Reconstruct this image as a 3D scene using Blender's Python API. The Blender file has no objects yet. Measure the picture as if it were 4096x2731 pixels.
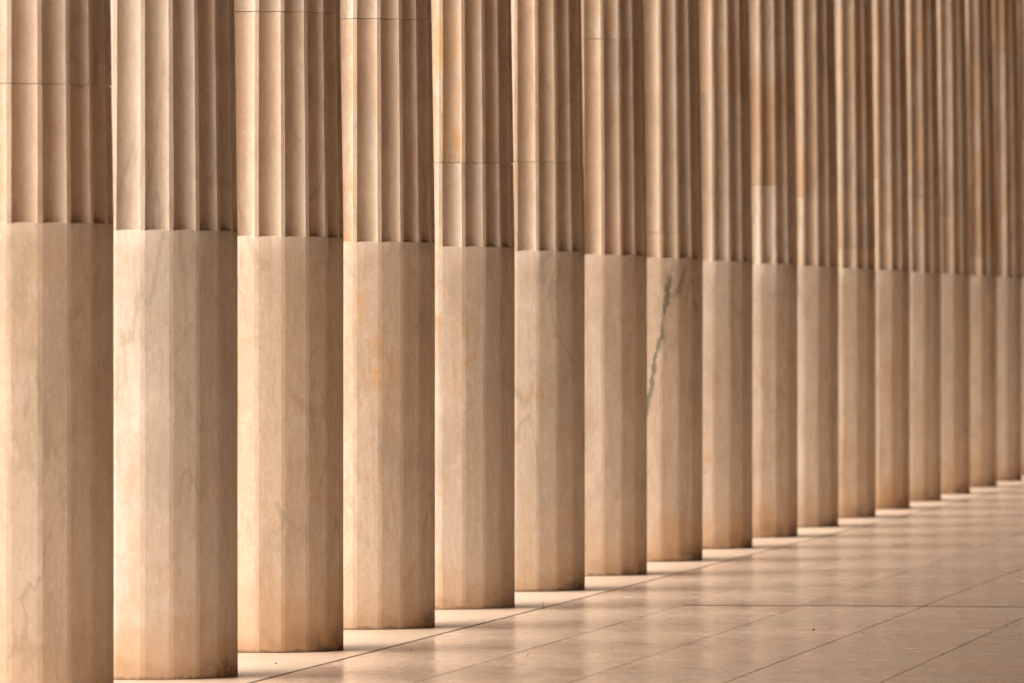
import bpy, bmesh, math, random
from mathutils import noise, Vector

R_ = math.radians
scene = bpy.context.scene
col = scene.collection

# ------------------------------------------------------------------ camera
cam_d = bpy.data.cameras.new('camera')
cam = bpy.data.objects.new('camera', cam_d)
col.objects.link(cam)
cam.location = (5.757, -27.361, 1.362)
cam.rotation_euler = (R_(90 - 0.185), 0, R_(8.322))
cam_d.sensor_width = 36
cam_d.lens = 281.5
cam_d.clip_start = 0.1
cam_d.clip_end = 3000
cam_d.dof.use_dof = True
cam_d.dof.focus_distance = 33.0
cam_d.dof.aperture_fstop = 6.3
scene.camera = cam

# ------------------------------------------------------------------ sky, sun, exposure
SUN_EL, SUN_AZ = 60.0, 30.0          # elevation; degrees swung from the facade normal towards the camera's end
w = bpy.data.worlds.new('World')
scene.world = w
w.use_nodes = True
wn, wl = w.node_tree.nodes, w.node_tree.links
wn.clear()
sky = wn.new('ShaderNodeTexSky')
sky.sky_type = 'NISHITA'
sky.sun_disc = False
sky.sun_elevation = R_(SUN_EL)
sky.sun_rotation = R_(270 - SUN_AZ)
sky.dust_density = 6.0
sky.air_density = 1.0
hs = wn.new('ShaderNodeHueSaturation'); hs.inputs['Saturation'].default_value = 0.35
tint = wn.new('ShaderNodeMix'); tint.data_type = 'RGBA'; tint.blend_type = 'MULTIPLY'
tint.inputs[0].default_value = 1.0
tint.inputs[7].default_value = (1.0, 0.922, 0.855, 1)
bg = wn.new('ShaderNodeBackground'); bg.inputs['Strength'].default_value = 0.15
wo = wn.new('ShaderNodeOutputWorld')
wl.new(sky.outputs[0], hs.inputs['Color'])
wl.new(hs.outputs[0], tint.inputs[6])
wl.new(tint.outputs[2], bg.inputs['Color'])
wl.new(bg.outputs[0], wo.inputs['Surface'])

sd = bpy.data.lights.new('sun', 'SUN')
sd.energy = 1.0
sd.angle = R_(140)
sd.color = (1.0, 0.922, 0.855)
sun = bpy.data.objects.new('sun', sd)
col.objects.link(sun)
sun.location = (-20, 0, 20)
to_sun = Vector((-math.cos(R_(SUN_EL)) * math.cos(R_(SUN_AZ)), -math.cos(R_(SUN_EL)) * math.sin(R_(SUN_AZ)), math.sin(R_(SUN_EL))))
sun.rotation_euler = to_sun.to_track_quat('Z', 'Y').to_euler()

vs = scene.view_settings
vs.view_transform = 'Standard'
vs.look = 'None'
vs.gamma = 1.0
vs.use_curve_mapping = False
vs.exposure = 1.31
scene.render.engine = 'CYCLES'
scene.cycles.diffuse_bounces = 4
scene.cycles.max_bounces = 6


# ------------------------------------------------------------------ node helpers
class NT:
    def __init__(s, name):
        s.m = bpy.data.materials.new(name)
        s.m.use_nodes = True
        s.t = s.m.node_tree
        s.n, s.l = s.t.nodes, s.t.links
        s.n.clear()
        s.out = s.n.new('ShaderNodeOutputMaterial')
        s.b = s.n.new('ShaderNodeBsdfPrincipled')
        s.l.new(s.b.outputs[0], s.out.inputs[0])
        s.tc = s.n.new('ShaderNodeTexCoord')
        s.oi = s.n.new('ShaderNodeObjectInfo')

    def put(s, sock, v):
        if isinstance(v, bpy.types.NodeSocket):
            s.l.new(v, sock)
        else:
            sock.default_value = v

    def math(s, op, a, b=0.0, clamp=False):
        n = s.n.new('ShaderNodeMath'); n.operation = op; n.use_clamp = clamp
        s.put(n.inputs[0], a); s.put(n.inputs[1], b)
        return n.outputs[0]

    def coords(s, scale, seed_mul=37.0, rnd=True, src=None):
        mp = s.n.new('ShaderNodeMapping')
        mp.inputs['Scale'].default_value = scale
        s.l.new(src or s.tc.outputs['Object'], mp.inputs['Vector'])
        if not rnd:
            return mp.outputs[0]
        va = s.n.new('ShaderNodeVectorMath'); va.operation = 'ADD'
        s.l.new(mp.outputs[0], va.inputs[0])
        c = s.n.new('ShaderNodeCombineXYZ')
        k = s.math('MULTIPLY', s.oi.outputs['Random'], seed_mul)
        for i in range(3):
            s.l.new(k, c.inputs[i])
        s.l.new(c.outputs[0], va.inputs[1])
        return va.outputs[0]

    def noise(s, vec, scale=1.0, detail=4.0, rough=0.55, dist=0.0):
        n = s.n.new('ShaderNodeTexNoise')
        n.inputs['Scale'].default_value = scale
        n.inputs['Detail'].default_value = detail
        n.inputs['Roughness'].default_value = rough
        n.inputs['Distortion'].default_value = dist
        s.l.new(vec, n.inputs['Vector'])
        return n.outputs['Fac']

    def ramp(s, v, lo, hi, a=0.0, b=1.0, smooth=True):
        n = s.n.new('ShaderNodeMapRange')
        n.interpolation_type = 'SMOOTHSTEP' if smooth else 'LINEAR'
        s.put(n.inputs['Value'], v)
        n.inputs['From Min'].default_value = lo; n.inputs['From Max'].default_value = hi
        s.put(n.inputs['To Min'], a); s.put(n.inputs['To Max'], b)
        return n.outputs[0]

    def mix(s, f, a, b, mode='MIX'):
        n = s.n.new('ShaderNodeMix'); n.data_type = 'RGBA'; n.blend_type = mode
        s.put(n.inputs[0], f)
        s.put(n.inputs[6], a if isinstance(a, bpy.types.NodeSocket) else (*a, 1))
        s.put(n.inputs[7], b if isinstance(b, bpy.types.NodeSocket) else (*b, 1))
        return n.outputs[2]

    def bump(s, h, strength=0.2, dist=0.002, prev=None):
        n = s.n.new('ShaderNodeBump')
        n.inputs['Strength'].default_value = strength
        n.inputs['Distance'].default_value = dist
        s.l.new(h, n.inputs['Height'])
        if prev is not None:
            s.l.new(prev, n.inputs['Normal'])
        return n.outputs[0]

    def sep(s, v=None):
        n = s.n.new('ShaderNodeSeparateXYZ')
        s.l.new(v or s.tc.outputs['Object'], n.inputs[0])
        return n.outputs

    def rnd(s, mul):                       # another per-object random number
        return s.math('FRACT', s.math('MULTIPLY', s.oi.outputs['Random'], mul))


def marble(name, stain=0.5, lower=False, vein=False, zones=(), weather=0.0):
    """Warm Pentelic marble. Object z is metres above the floor for every drum."""
    t = NT(name)
    big = t.noise(t.coords((2.6, 2.6, 0.9)), 1.0, 4, 0.55, 0.6)
    c = t.mix(t.ramp(big, 0.32, 0.68), (0.66, 0.54, 0.42), (0.74, 0.645, 0.545))
    # drum to drum difference
    c = t.mix(t.ramp(t.rnd(17.3), 0.3, 1.0, 0.0, 0.65, False), c, (0.57, 0.51, 0.435))
    c = t.mix(t.ramp(t.rnd(53.7), 0.3, 1.0, 0.0, 0.45, False), c, (0.66, 0.50, 0.345))
    # pinkish clouds
    pk = t.noise(t.coords((4, 4, 1.4), 13.0), 1.0, 4, 0.55, 0.8)
    c = t.mix(t.ramp(pk, 0.50, 0.70, 0.0, 0.45), c, (0.69, 0.50, 0.375))
    gy = t.noise(t.coords((3, 3, 1.0), 83.0), 1.0, 5, 0.6, 1.0)
    c = t.mix(t.ramp(gy, 0.50, 0.66, 0.0, 0.55), c, (0.52, 0.455, 0.375))
    # long soft streaks down the shaft, broad and fine
    st = t.noise(t.coords((13, 13, 0.9), 91.0), 1.0, 6, 0.65, 0.5)
    c = t.mix(t.ramp(st, 0.48, 0.70, 0.0, 0.42), c, (0.50, 0.365, 0.24))
    s2 = t.noise(t.coords((55, 55, 2.6), 57.0), 1.0, 5, 0.65, 0.3)
    c = t.mix(t.ramp(s2, 0.52, 0.74, 0.0, 0.22), c, (0.44, 0.32, 0.215))
    c = t.mix(t.ramp(s2, 0.46, 0.30, 0.0, 0.18), c, (0.78, 0.68, 0.57))
    # mottling, crystalline grain, and a slanting bed of cloudy veins
    mo = t.noise(t.coords((11, 11, 7), 33.0), 1.0, 8, 0.72, 0.4)
    c = t.mix(t.ramp(mo, 0.50, 0.66, 0.0, 0.42), c, (0.53, 0.405, 0.285))
    c = t.mix(t.ramp(mo, 0.48, 0.34, 0.0, 0.35), c, (0.80, 0.71, 0.61))
    rot = t.n.new('ShaderNodeMapping'); rot.inputs['Rotation'].default_value = (0.35, 0.30, 0.2)
    t.l.new(t.coords((1, 1, 1), 21.0), rot.inputs['Vector'])
    sl = t.noise(t.coords((9, 9, 1.4), 0.0, False, rot.outputs[0]), 1.0, 6, 0.62, 0.9)
    c = t.mix(t.ramp(sl, 0.54, 0.68, 0.0, 0.45), c, (0.48, 0.385, 0.29))
    # ochre iron blotches, ragged
    bl = t.noise(t.coords((7, 7, 4), 71.0), 1.0, 8, 0.70, 1.2)
    zone = t.noise(t.coords((2.2, 2.2, 1.1), 29.0), 1.0, 2, 0.5)
    m = t.math('MULTIPLY', t.ramp(bl, 0.52, 0.64), t.ramp(zone, 0.47, 0.63))
    m = t.math('MULTIPLY', m, t.ramp(t.rnd(7.9), 0.0, 1.0, 0.25, 1.0, False))
    c = t.mix(t.math('MULTIPLY', m, stain), c, (0.58, 0.37, 0.19))
    if zones:
        ox, oy, oz = t.sep()
        an = t.math('ARCTAN2', ox, t.math('MULTIPLY', oy, -1.0))
        for (a0, z0, da, dz, k) in zones:
            qa = t.math('DIVIDE', t.math('SUBTRACT', an, a0), da)
            qz = t.math('DIVIDE', t.math('SUBTRACT', oz, z0), dz)
            q = t.math('ADD', t.math('MULTIPLY', qa, qa), t.math('MULTIPLY', qz, qz))
            q = t.math('ADD', q, t.math('MULTIPLY', t.math('SUBTRACT', zone, 0.5), 2.0))
            bz = t.math('MULTIPLY', t.ramp(bl, 0.40, 0.58), t.ramp(q, 0.1, 1.0, 1.0, 0.0))
            c = t.mix(t.math('MULTIPLY', bz, k), c, (0.66, 0.40, 0.175))
    if weather:
        wn_ = t.noise(t.coords((2.2, 2.2, 0.9), 41.0), 1.0, 5, 0.6, 0.5)
        c = t.mix(t.ramp(wn_, 0.45, 0.66, 0.0, weather), c, (0.52, 0.33, 0.18))
        wg = t.noise(t.coords((2.6, 2.6, 0.9), 97.0), 1.0, 5, 0.6, 0.5)
        c = t.mix(t.ramp(wg, 0.52, 0.68, 0.0, weather * 0.8), c, (0.36, 0.31, 0.24))
    # thin grey-brown veins
    vc = t.coords((3.4, 3.4, 0.9), 47.0)
    vn = t.noise(vc, 1.0, 4, 0.55, 0.5)
    band = t.math('ABSOLUTE', t.math('SUBTRACT', vn, 0.5))
    vz = t.noise(t.coords((2, 2, 1), 19.0), 1.0, 2, 0.5)
    vm = t.math('MULTIPLY', t.ramp(band, 0.0, 0.02, 1.0, 0.0), t.ramp(vz, 0.48, 0.62, 0.0, 0.48))
    c = t.mix(vm, c, (0.36, 0.29, 0.215))
    gr = t.noise(t.coords((75, 75, 42), 15.0), 1.0, 4, 0.7)
    c = t.mix(t.ramp(gr, 0.52, 0.70, 0.0, 0.38), c, (0.46, 0.345, 0.24))
    c = t.mix(t.ramp(gr, 0.46, 0.30, 0.0, 0.32), c, (0.84, 0.75, 0.65))
    # flute shade put into the colour: fluted shaft tinted browner, smooth foot lightened
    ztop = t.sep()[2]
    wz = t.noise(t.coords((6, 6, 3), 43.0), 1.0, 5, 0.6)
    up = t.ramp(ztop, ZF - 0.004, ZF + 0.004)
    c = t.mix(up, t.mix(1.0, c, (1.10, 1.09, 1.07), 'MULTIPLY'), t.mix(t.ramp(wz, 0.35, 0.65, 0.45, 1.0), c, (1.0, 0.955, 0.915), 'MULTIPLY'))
    # specks
    sp = t.noise(t.coords((48, 48, 26), 11.0), 1.0, 4, 0.65)
    c = t.mix(t.ramp(sp, 0.73, 0.79, 0.0, 0.6), c, (0.22, 0.14, 0.08))
    if lower:
        z = t.sep()[2]
        # ochre stain at the foot, deepened with painted shade towards the floor, ragged edge
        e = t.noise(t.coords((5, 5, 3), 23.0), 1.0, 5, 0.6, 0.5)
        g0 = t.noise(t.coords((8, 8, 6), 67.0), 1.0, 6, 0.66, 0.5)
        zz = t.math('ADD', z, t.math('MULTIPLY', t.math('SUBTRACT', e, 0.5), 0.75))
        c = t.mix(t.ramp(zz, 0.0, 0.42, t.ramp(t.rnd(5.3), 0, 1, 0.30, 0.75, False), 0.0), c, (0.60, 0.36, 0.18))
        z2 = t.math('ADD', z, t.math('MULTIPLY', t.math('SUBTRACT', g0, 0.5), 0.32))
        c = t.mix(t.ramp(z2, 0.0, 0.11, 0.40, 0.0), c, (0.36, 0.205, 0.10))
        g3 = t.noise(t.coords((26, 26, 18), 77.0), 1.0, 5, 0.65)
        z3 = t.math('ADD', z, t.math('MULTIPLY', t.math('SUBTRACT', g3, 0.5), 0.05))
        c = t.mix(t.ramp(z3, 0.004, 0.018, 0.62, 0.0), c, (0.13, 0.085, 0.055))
        # mop marks: dark grime on the aisle side of the foot
        g = t.noise(t.coords((9, 9, 14), 61.0), 1.0, 6, 0.65, 0.8)
        x = t.sep()[0]
        gm = t.math('MULTIPLY', t.ramp(z, 0.0, 0.13, 1.0, 0.0), t.ramp(x, 0.18, 0.34))
        gm = t.math('MULTIPLY', gm, t.ramp(g, 0.42, 0.62, 0.0, 0.75))
        c = t.mix(gm, c, (0.12, 0.09, 0.065))
    if vein:
        ox, oy, oz = t.sep()
        ang = t.math('ARCTAN2', ox, t.math('MULTIPLY', oy, -1.0))
        wob = t.noise(t.coords((9, 9, 9), 0.0, False), 1.0, 5, 0.65, 0.6)
        hf = t.noise(t.coords((34, 34, 26), 0.0, False), 1.0, 4, 0.7)
        wv = t.math('ADD', t.math('SUBTRACT', wob, 0.5), t.math('MULTIPLY', t.math('SUBTRACT', hf, 0.5), 0.28))
        thick = t.noise(t.coords((5, 5, 8), 0.0, False), 1.0, 5, 0.7)

        def vein_mask(z0, a0, z1, a1, wid):
            fz = t.ramp(oz, z0, z1, 0.0, 1.0, False)
            tgt = t.ramp(oz, z0, z1, a0, a1, False)
            dd = t.math('SUBTRACT', ang, t.math('ADD', tgt, t.math('MULTIPLY', wv, 0.22)))
            dd = t.math('ABSOLUTE', dd)
            ww = t.ramp(thick, 0.36, 0.62, wid * 0.22, wid * 1.45)
            q = t.math('DIVIDE', dd, ww)
            mk = t.ramp(q, 0.5, 1.3, 1.0, 0.0)
            ins = t.math('MULTIPLY', t.ramp(oz, z0 - .02, z0 + .05), t.ramp(oz, z1 - .04, z1 + .01, 1.0, 0.0))
            return t.math('MULTIPLY', mk, ins)
        v1 = vein_mask(0.78, 0.20, 1.63, 0.66, 0.034)
        v2 = vein_mask(1.45, 0.70, 1.65, 0.95, 0.055)
        v3 = vein_mask(1.36, 1.24, 1.65, 1.08, 0.05)
        v4 = vein_mask(1.46, 0.60, 1.60, 0.57, 0.05)
        for a in ((1.05, 0.30, 1.30, 0.62, 0.012), (1.25, 0.42, 1.52, 0.40, 0.010), (1.40, 0.95, 1.60, 1.05, 0.03), (1.10, 0.55, 1.42, 0.78, 0.009)):
            c = t.mix(t.math('MULTIPLY', vein_mask(*a), 0.45), c, (0.25, 0.22, 0.16))
        hal = t.math('MULTIPLY', t.ramp(oz, 0.9, 1.5, 0.0, 0.5), t.ramp(wob, 0.42, 0.62))
        c = t.mix(hal, c, (0.52, 0.41, 0.265))
        c = t.mix(t.math('MULTIPLY', v4, 0.6), c, (0.18, 0.18, 0.135))
        c = t.mix(t.math('MULTIPLY', v1, 0.8), c, (0.18, 0.18, 0.135))
        c = t.mix(t.math('MULTIPLY', v2, 0.60), c, (0.23, 0.20, 0.13))
        c = t.mix(t.math('MULTIPLY', v3, 0.35), c, (0.22, 0.18, 0.12))
    t.l.new(c, t.b.inputs['Base Color'])
    r = t.noise(t.coords((30, 30, 8), 5.0), 1.0, 3, 0.6)
    t.l.new(t.ramp(r, 0.3, 0.7, 0.52, 0.72), t.b.inputs['Roughness'])
    t.b.inputs['Specular IOR Level'].default_value = 0.35
    h1 = t.noise(t.coords((55, 55, 14), 3.0), 1.0, 5, 0.65)
    h2 = t.noise(t.coords((9, 9, 2.5), 3.0), 1.0, 3, 0.5)
    n1 = t.bump(h2, 0.35, 0.007)
    n2 = t.bump(h1, 0.45, 0.003, n1)
    t.l.new(n2, t.b.inputs['Normal'])
    return t.m


def floor_mat(name, light, dark, rough, streaks=True):
    t = NT(name)
    src = t.n.new('ShaderNodeNewGeometry').outputs['Position']
    big = t.noise(t.coords((0.9, 0.7, 1), 3.0, True, src), 1.0, 4, 0.55, 0.4)
    c = t.mix(t.ramp(big, 0.3, 0.7), dark, light)
    c = t.mix(t.ramp(t.rnd(31.7), 0, 1, 0.0, 0.34, False), c, (0.44, 0.33, 0.24))
    fine = t.noise(t.coords((15, 13, 10), 3.0, True, src), 1.0, 6, 0.7)
    pz = t.noise(t.coords((1.6, 1.1, 2), 11.0, True, src), 1.0, 5, 0.6, 0.6)
    c = t.mix(t.ramp(pz, 0.48, 0.64, 0.0, 0.65), c, (0.66, 0.475, 0.365))
    if streaks:
        c = t.mix(t.ramp(fine, 0.52, 0.66, 0.0, 0.65), c, (0.74, 0.63, 0.52))
        f2 = t.noise(t.coords((5, 9, 10), 7.0, True, src), 1.0, 6, 0.68, 0.5)
        c = t.mix(t.ramp(f2, 0.52, 0.68, 0.0, 0.60), c, (0.38, 0.27, 0.185))
        f4 = t.noise(t.coords((1.0, 7.5, 3), 17.0, True, src), 1.0, 4, 0.6, 0.3)
        f4 = t.math('ABSOLUTE', t.math('SUBTRACT', f4, 0.5))
        c = t.mix(t.ramp(f4, 0.0, 0.014, 0.38, 0.0), c, (0.30, 0.205, 0.14))
        f3 = t.noise(t.coords((38, 14, 50), 7.0, True, src), 1.0, 3, 0.6)
        c = t.mix(t.ramp(f3, 0.53, 0.74, 0.0, 0.40), c, (0.74, 0.63, 0.52))
        c = t.mix(t.ramp(f3, 0.44, 0.29, 0.0, 0.60), c, (0.30, 0.20, 0.13))
    t.l.new(c, t.b.inputs['Base Color'])
    rr = t.noise(t.coords((3.0, 2.0, 1), 9.0, True, src), 1.0, 5, 0.65)
    t.l.new(t.ramp(rr, 0.3, 0.75, rough - 0.04, rough + 0.10), t.b.inputs['Roughness'])
    t.b.inputs['Specular IOR Level'].default_value = 0.5
    n1 = t.bump(fine, 0.07, 0.0010)
    hb = t.noise(t.coords((4, 9, 4), 9.0, True, src), 1.0, 2, 0.5)
    n2 = t.bump(hb, 0.03, 0.003, n1)
    t.l.new(n2, t.b.inputs['Normal'])
    return t.m


def plain(name, colr, rough=0.8, var=0.15, scale=3.0):
    t = NT(name)
    n = t.noise(t.coords((scale, scale, scale), 5.0), 1.0, 6, 0.6)
    d = tuple(x * (1 - var) for x in colr); l = tuple(min(1, x * (1 + var)) for x in colr)
    t.l.new(t.mix(t.ramp(n, 0.3, 0.7), d, l), t.b.inputs['Base Color'])
    t.b.inputs['Roughness'].default_value = rough
    t.l.new(t.bump(n, 0.3, 0.01), t.b.inputs['Normal'])
    return t.m


ZF = 1.681                    # height where the flutes begin
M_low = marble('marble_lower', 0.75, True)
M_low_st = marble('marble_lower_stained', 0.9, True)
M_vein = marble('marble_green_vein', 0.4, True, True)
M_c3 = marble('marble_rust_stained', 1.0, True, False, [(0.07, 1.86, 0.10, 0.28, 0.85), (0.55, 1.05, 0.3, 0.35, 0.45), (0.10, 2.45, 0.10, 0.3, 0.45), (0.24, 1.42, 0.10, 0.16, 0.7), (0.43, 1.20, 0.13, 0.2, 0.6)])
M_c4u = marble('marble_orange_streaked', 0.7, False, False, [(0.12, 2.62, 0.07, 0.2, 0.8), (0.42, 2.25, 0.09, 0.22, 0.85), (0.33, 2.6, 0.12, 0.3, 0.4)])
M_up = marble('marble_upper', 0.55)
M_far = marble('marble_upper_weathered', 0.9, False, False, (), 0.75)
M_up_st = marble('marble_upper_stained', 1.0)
M_styl = floor_mat('stylobate_marble', (0.585, 0.47, 0.36), (0.53, 0.41, 0.30), 0.40, False)
M_floor = floor_mat('floor_marble', (0.62, 0.505, 0.40), (0.56, 0.435, 0.33), 0.19)
M_grout = plain('grout', (0.27, 0.19, 0.13), 0.95)
M_joint = plain('joint_dirt', (0.11, 0.075, 0.05), 0.95)
M_ground = plain('gravel_ground', (0.50, 0.41, 0.32), 0.95, 0.2, 0.6)
M_wall = plain('wall_stone', (0.52, 0.335, 0.205), 0.9, 0.12, 1.2)
M_wood = plain('ceiling_wood', (0.05, 0.03, 0.018), 0.8, 0.2, 2.0)
M_dark = plain('dark_debris', (0.05, 0.035, 0.025), 0.9)
M_leaf = plain('dry_leaf', (0.16, 0.09, 0.04), 0.9)


# ------------------------------------------------------------------ mesh helpers
def link(name, me, mat, parent=None):
    o = bpy.data.objects.new(name, me)
    col.objects.link(o)
    if mat and not me.materials:
        me.materials.append(mat)
    if parent:
        o.parent = parent
    return o


def box_mesh(name, x0, x1, y0, y1, z0, z1, bevel=0.0, seg=1):
    bm = bmesh.new()
    v = [bm.verts.new((x, y, z)) for z in (z0, z1) for y in (y0, y1) for x in (x0, x1)]
    for f in ((0, 2, 3, 1), (4, 5, 7, 6), (0, 1, 5, 4), (2, 6, 7, 3), (0, 4, 6, 2), (1, 3, 7, 5)):
        bm.faces.new([v[i] for i in f])
    if bevel:
        bmesh.ops.bevel(bm, geom=bm.edges[:], offset=bevel, segments=seg, affect='EDGES', profile=0.5)
    me = bpy.data.meshes.new(name)
    bm.to_mesh(me); bm.free()
    return me


def structure(o):
    o['kind'] = 'structure'
    return o


def thing(o, label, cat, group=None):
    o['kind'] = 'thing'; o['label'] = label; o['category'] = cat
    if group:
        o['group'] = group
    return o


# ------------------------------------------------------------------ setting
S = 2.42                      # column spacing
R0 = 0.3475                   # radius at the arrises
H_SHAFT = 4.80
W_F = R_(1.4244)              # half angle of a fillet
ROW0, ROW1 = -2, 22           # columns built
YA, YB = -38.0, 72.0          # ends of the hall
X_BACK = 11.95

rng = random.Random(4)

ground = structure(link('ground', box_mesh('ground', -900, 400, -900, 900, -1.2, -0.62), M_ground))
styl_bed = structure(link('stylobate', box_mesh('stylobate', -0.475, 0.470, YA, YB, -0.30, -0.012), M_grout))
step_bed = structure(link('step', box_mesh('step', -0.86, 0.47, YA, YB, -0.46, -0.303), M_styl))
step_low = structure(link('step', box_mesh('step', -1.24, 0.47, YA, YB, -0.62, -0.463), M_styl))

# stylobate: one block per bay, joints on the column axes
blk = box_mesh('stylobate_block', -0.4835, 0.4835, -S / 2 + 0.0008, S / 2 - 0.0008, -0.296, 0.0, 0.003, 2)
blk.materials.append(M_styl)
n = 0
k = math.ceil((YA + 1.3) / S - 0.5)
while (k + 1) * S < YB:
    o = link('stylobate_block', blk, None, styl_bed)
    o.location = (0, (k + 0.5) * S, rng.uniform(-0.0006, 0.0006))
    k += 1

# floor slabs: long strips parallel to the colonnade
floor = structure(link('floor', box_mesh('floor', 0.472, X_BACK, YA, YB, -0.60, -0.022), M_grout))
xs = [0.487, 1.080] + [1.080 + 0.573 * i for i in range(1, 20)]
ys = [10.15 + 9.0 * i for i in range(-5, 7)]
ys = [YA] + ys + [YB]


def slab_mesh(wx, wy, seed):
    n = max(2, int(wy / 0.28))
    bm = bmesh.new()
    rows = []
    for q in range(n + 1):
        y = -wy / 2 + 0.003 + (wy - 0.006) * q / n
        jl = 0.0016 + 0.0011 * noise.noise((seed, y * 1.7, 0)) + 0.0010 * noise.noise((seed, y * 6.1, 3))
        jr = 0.0016 + 0.0011 * noise.noise((seed, y * 1.7, 9)) + 0.0010 * noise.noise((seed, y * 6.1, 7))
        w1 = 0.0018 + 0.0012 * noise.noise((seed, y * 5, 4))
        w2 = 0.0018 + 0.0012 * noise.noise((seed, y * 5, 5))
        xl, xr = -wx / 2 + max(jl, 0.0004), wx / 2 - max(jr, 0.0004)
        rows.append([bm.verts.new(p) for p in ((xl, y, -0.02), (xl, y, -0.0018), (xl + w1, y, 0), (xr - w2, y, 0), (xr, y, -0.0018), (xr, y, -0.02))])
    for a, b in zip(rows, rows[1:]):
        for q in range(5):
            bm.faces.new((a[q], a[q + 1], b[q + 1], b[q]))
    bm.faces.new(rows[0][::-1]); bm.faces.new(rows[-1])
    bmesh.ops.recalc_face_normals(bm, faces=bm.faces[:])
    me = bpy.data.meshes.new('floor_slab')
    bm.to_mesh(me); bm.free()
    return me


cache = {}
for i in range(len(xs) - 1):
    for j in range(len(ys) - 1):
        wx, wy = xs[i + 1] - xs[i], ys[j + 1] - ys[j]
        key = (round(wx, 3), round(wy, 3), i % 5)
        if key not in cache:
            me = slab_mesh(wx, wy, len(cache) * 3.3)
            me.materials.append(M_floor)
            cache[key] = me
        o = link('floor_slab', cache[key], None, floor)
        o.location = ((xs[i] + xs[i + 1]) / 2, (ys[j] + ys[j + 1]) / 2, -0.003 + rng.uniform(-0.0004, 0.0004) + (0.0026 if ys[j] > 10 and i > 0 else 0.0))

# dirt-filled cross joint, standing with the raised edge of the farther slabs
for i in range(1, len(xs) - 1):
    o = link('joint_filler', box_mesh('joint_filler', xs[i] + 0.003, xs[i + 1] - 0.003, 10.1462, 10.1518, -0.0215, -0.0004 + rng.uniform(-0.0005, 0.0003)), M_joint, floor)

# the rest of the building round the aisle
bw = thing(link('back_wall', box_mesh('back_wall', X_BACK, X_BACK + 0.6, YA, YB, -0.6, 5.9), M_wall), 'long pale stone wall along the back of the aisle, opposite the columns', 'wall')
e1 = thing(link('end_wall', box_mesh('end_wall', -0.5, X_BACK + 0.6, YA - 0.6, YA, -0.6, 5.9), M_wall), 'stone end wall closing the aisle behind the viewer', 'wall')
e2 = thing(link('end_wall', box_mesh('end_wall', -0.5, X_BACK + 0.6, YB, YB + 0.6, -0.6, 5.9), M_wall), 'stone end wall closing the far end of the aisle', 'wall')
arch = thing(link('architrave', box_mesh('architrave', -0.32, 0.32, YA, YB, 5.23, 5.898, 0.01), M_styl), 'plain marble architrave beam resting on the column capitals', 'beam')
ceil = structure(link('ceiling', box_mesh('ceiling', -0.62, X_BACK + 0.6, YA - 0.6, YB + 0.6, 5.90, 6.3), M_wood))


# ------------------------------------------------------------------ columns
MSEG = 8                      # segments across a flute
D_FL = 0.040                  # flute depth
half = R_(9) - W_F
c_half = R0 * math.sin(half)
rad_arc = (c_half ** 2 + D_FL ** 2) / (2 * D_FL)


def depth(tn):                # tn in -1..1 across the flute
    x = tn * c_half
    return math.sqrt(max(rad_arc ** 2 - x * x, 0)) - (rad_arc - D_FL)


def radius(z):
    """straight foot, then taper with a slight entasis"""
    if z <= ZF:
        return R0
    u = (z - ZF) / (H_SHAFT - ZF)
    return R0 * (1 - 0.115 * u - 0.055 * u * u)


def ring(z, fl, seed, shelf=0.0):
    """180 points; fl = 0 flat facets, 1 full flutes"""
    rr = radius(z)
    pts = []
    for k in range(20):
        a0 = R_(-90 + 18 * k)
        j0 = noise.noise((seed, k * 3.7, z * 2.6)) * 0.0011 / R0
        j1 = noise.noise((seed, k * 3.7 + 1.9, z * 2.6)) * 0.0011 / R0
        rj = rr + noise.noise((seed + 9, k * 5.1, z * 1.3)) * 0.0010
        aL, aR = a0 - half + j0, a0 + half + j1
        pL = Vector((math.cos(aL), math.sin(aL))) * rj
        pR = Vector((math.cos(aR), math.sin(aR))) * rj
        nrm = Vector((math.cos(a0), math.sin(a0)))
        if fl:
            for side, pp in ((0, pL), (1, pR)):
                nk = noise.noise((seed * 1.7 + k * 7.3 + side * 2.1, z * 9.0, 5.5)) - 0.50
                if nk > 0:
                    pp *= 1 - nk * 0.030
        for t in range(MSEG + 1):
            f = t / MSEG
            # finer spacing near the arrises
            ff = 0.5 - 0.5 * math.cos(math.pi * f)
            ff = 0.5 * f + 0.5 * ff
            d = depth(2 * ff - 1) * rr / R0
            p = pL.lerp(pR, ff) - nrm * (d * fl)
            pts.append((p.x, p.y, z + shelf * d / D_FL))
    return pts


NV = 20 * (MSEG + 1)


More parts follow.
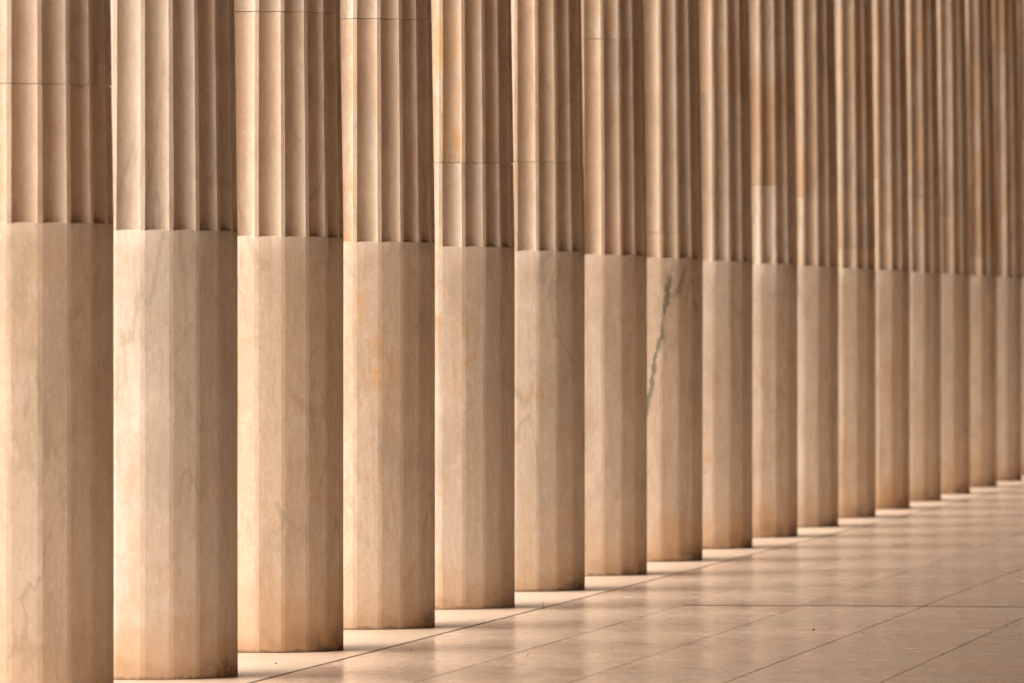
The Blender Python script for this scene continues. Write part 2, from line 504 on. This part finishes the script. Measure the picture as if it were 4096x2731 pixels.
def drum_mesh(name, z0, z1, seed, fine=True, cham=0.0021):
    zs = []
    rings = []                # (points, sharp ring)

    def inset(pts, z, amt):
        up = 1 if z > (z0 + z1) / 2 else -1
        out = []
        for x, y, _ in pts:
            v = noise.noise((x * 22, y * 22, z * 3 + seed))
            chip = max(0.0, noise.noise((x * 40, y * 40, z + seed * 2)) - 0.42) * 0.018
            k = 1 - (amt * (0.75 + 0.9 * v) + chip) / R0
            out.append((x * k, y * k, z - up * (0.0005 * v + 0.0005)))
        return out
    step = 0.055 if fine else 0.14
    if z0 < ZF:
        r = ring(z0 + cham, 0, seed)
        rings.append((inset(r, z0, cham), False)); rings.append((r, False))
        z = z0 + cham + step
        while z < ZF - 0.03:
            rings.append((ring(z, 0, seed), False)); z += step
        rings.append((ring(ZF - 0.003, 0, seed), False))
        top = ring(ZF, 0, seed)
        rings.append((inset(top, ZF, 0.0012), True))
        rings.append((ring(ZF, 1, seed, 0.0045), True))
        zstart = ZF + 0.02
        rings.append((ring(zstart, 1, seed), False))
    else:
        r = ring(z0 + cham, 1, seed)
        rings.append((inset(r, z0, cham), False)); rings.append((r, False))
        zstart = z0 + cham
    z = zstart + step
    while z < z1 - cham - 0.03:
        rings.append((ring(z, 1, seed), False)); z += step
    r = ring(z1 - cham, 1, seed)
    rings.append((r, False)); rings.append((inset(r, z1, cham), False))
    bm = bmesh.new()
    vr = [[bm.verts.new(p) for p in pts] for pts, _ in rings]
    for i in range(len(vr) - 1):
        for j in range(NV):
            f = bm.faces.new((vr[i][j], vr[i][(j + 1) % NV], vr[i + 1][(j + 1) % NV], vr[i + 1][j]))
            f.smooth = True
    bm.faces.new(list(reversed(vr[0]))); bm.faces.new(vr[-1])
    bm.edges.ensure_lookup_table()
    for i in range(len(vr)):
        shp = rings[i][1] or i in (0, 1, len(vr) - 1, len(vr) - 2)
        for j in range(NV):
            if shp:
                e = bm.edges.get((vr[i][j], vr[i][(j + 1) % NV]))
                if e: e.smooth = False
            if i + 1 < len(vr) and j % (MSEG + 1) in (0, MSEG):
                e = bm.edges.get((vr[i][j], vr[i + 1][j]))
                if e: e.smooth = False
    me = bpy.data.meshes.new(name)
    bm.to_mesh(me); bm.free()
    return me


def capital_mesh():
    bm = bmesh.new()
    prof = [(0.0, 4.802), (radius(H_SHAFT) - 0.012, 4.802), (radius(H_SHAFT) - 0.012, 4.86), (0.29, 4.865), (0.293, 4.88), (0.30, 4.885), (0.345, 4.95), (0.385, 5.02), (0.39, 5.05), (0.37, 5.065), (0.0, 5.065)]
    N = 40
    rs = []
    for r, z in prof[1:-1]:
        rs.append([bm.verts.new((r * math.cos(2 * math.pi * i / N), r * math.sin(2 * math.pi * i / N), z)) for i in range(N)])
    for a, b in zip(rs, rs[1:]):
        for i in range(N):
            bm.faces.new((a[i], a[(i + 1) % N], b[(i + 1) % N], b[i])).smooth = True
    bm.faces.new(list(reversed(rs[0]))); bm.faces.new(rs[-1])
    me = bpy.data.meshes.new('capital')
    bm.to_mesh(me); bm.free()
    me.materials.append(M_up)
    return me


cap_me = capital_mesh()
aba_me = box_mesh('abacus', -0.41, 0.41, -0.41, 0.41, 5.066, 5.228, 0.006, 2)
aba_me.materials.append(M_up)

joints = {0: [2.16], 1: [3.05], 2: [2.59], 3: [2.65], 4: [2.07], 5: [2.12], 6: [2.81], 7: [1.82, 3.3], 8: [2.66],
          9: [2.16, 3.55], 10: [2.12, 3.7], 11: [1.81, 3.45], 12: [2.33], 13: [2.23, 3.60], 14: [2.12, 3.65],
          15: [1.83, 3.47], 16: [1.99, 3.53]}
labels = {
    0: 'nearest marble column, blurred and cut off by the left edge of the photo',
    1: 'second marble column from the left, with no drum joint in its fluted part',
    2: 'third marble column from the left, its drum joint just under the top edge',
    3: 'marble column with orange rust stains in its left flute, fourth from the left',
    4: 'fifth marble column from the left, with orange streaked flutes above its drum joint',
    5: 'sixth marble column from the left, drum joint level with the joint of its left neighbour',
    6: 'seventh marble column from the left, just before the green veined column',
    7: 'marble column with a grey green vein running down its smooth lower drum',
    8: 'marble column just beyond the green veined column, ninth from the left',
    9: 'tenth marble column from the left, second beyond the green veined column',
    10: 'eleventh marble column from the left, seventh from the right edge of the photo',
    11: 'twelfth marble column from the left, drum joint close above its flute bottoms',
    12: 'thirteenth marble column from the left, fifth from the right edge of the photo',
    13: 'fourteenth marble column from the left, fourth from the right edge of the photo',
    14: 'brown mottled marble column, third from the right edge of the photo',
    15: 'small blurred marble column, second from the right edge of the photo',
    16: 'farthest full column, blurred, standing at the right edge of the photo',
    17: 'sliver of a far column showing past the last full column at the right edge',
}
ordw = ['first', 'second', 'third', 'fourth', 'fifth', 'sixth', 'seventh']
low_mat = {7: M_vein, 3: M_c3, 4: M_low_st}
up_mat = {3: M_up_st, 4: M_c4u, **{q: M_far for q in range(8, 23)}}
for i in range(ROW0, ROW1 + 1):
    root = bpy.data.objects.new('marble_column', None)
    col.objects.link(root)
    root.location = (0, i * S, 0.0)
    if i in labels:
        lab = labels[i]
    elif i < 0:
        lab = '%s marble column outside the left edge, nearer than the nearest in the photo' % ordw[-i - 1]
    else:
        lab = '%s far marble column hidden beyond the last one at the right edge' % ordw[i - 18 if i >= 18 else 0]
    thing(root, lab, 'column', 'marble columns standing in a row along the aisle')
    js = joints.get(i) or [rng.uniform(1.85, 2.9)]
    if js[-1] < 3.0:
        js = js + [rng.uniform(3.6, 4.1)]
    zz = [0.001] + js + [H_SHAFT]
    for q in range(len(zz) - 1):
        me = drum_mesh('drum', zz[q] + (0.0005 if q else 0), zz[q + 1] - 0.0005, i * 13.7 + q * 4.1, -1 < i < 8 and zz[q] < 2.9)
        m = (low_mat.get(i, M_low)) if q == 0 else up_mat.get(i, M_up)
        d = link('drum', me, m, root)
        if q:
            d.location = (rng.uniform(-.0008, .0008), rng.uniform(-.0008, .0008), 0)
            d.rotation_euler = (0, 0, rng.uniform(-0.003, 0.003))
    link('capital', cap_me, None, root)
    link('abacus', aba_me, None, root)


# ------------------------------------------------------------------ litter on the floor
def crumb(name, x, y, z, size, flat, seed, mat, label, cat):
    bm = bmesh.new()
    bmesh.ops.create_icosphere(bm, subdivisions=2, radius=1.0)
    zmin = 9
    for v in bm.verts:
        k = 1 + 0.5 * noise.noise(v.co * 1.3 + Vector((seed, 0, 0)))
        v.co = Vector((v.co.x * size * k, v.co.y * size * 0.7 * k, v.co.z * size * flat * k))
        zmin = min(zmin, v.co.z)
    for v in bm.verts:
        v.co.z -= zmin
    me = bpy.data.meshes.new(name)
    bm.to_mesh(me); bm.free()
    o = link(name, me, mat)
    o.location = (x, y, z)
    thing(o, label, cat, 'crumbs of litter on the floor')


crumb('pebble', 2.02, 7.23, -0.003, 0.0065, 0.6, 1, M_dark, 'dark pebble lying alone on the glossy floor right of the columns', 'pebble')
crumb('pebble', 1.16, 4.50, -0.003, 0.004, 0.6, 2, M_dark, 'tiny dark pebble beside the second long floor joint', 'pebble')
crumb('pebble', 0.30, 3.55, 0.0, 0.0065, 0.3, 3, M_dark, 'flat dark pebble on the pale strip right of the third column', 'pebble')
crumb('pebble', 0.63, 4.85, -0.003, 0.0035, 0.5, 4, M_dark, 'tiny dark pebble just past the pale strip by the fourth column', 'pebble')
# dry stalk standing in the joint
bm = bmesh.new()
pts = [Vector((0, 0, -0.012)), Vector((0.001, 0, 0.008)), Vector((0.0005, 0, 0.02)), Vector((0.002, 0, 0.028))]
rs = []
for p, r in zip(pts, (0.0012, 0.0011, 0.0009, 0.0003)):
    rs.append([bm.verts.new((p.x + r * math.cos(a), p.y + r * math.sin(a), p.z)) for a in [k * math.pi / 3 for k in range(6)]])
for a, b in zip(rs, rs[1:]):
    for k in range(6):
        bm.faces.new((a[k], a[(k + 1) % 6], b[(k + 1) % 6], b[k]))
bm.faces.new(rs[-1]); bm.faces.new(list(reversed(rs[0])))
me = bpy.data.meshes.new('dry_stalk'); bm.to_mesh(me); bm.free()
o = link('dry_stalk', me, M_leaf); o.location = (0.4855, 9.68, 0)
thing(o, 'tiny dry stalk standing in the joint between pale strip and floor', 'stalk')
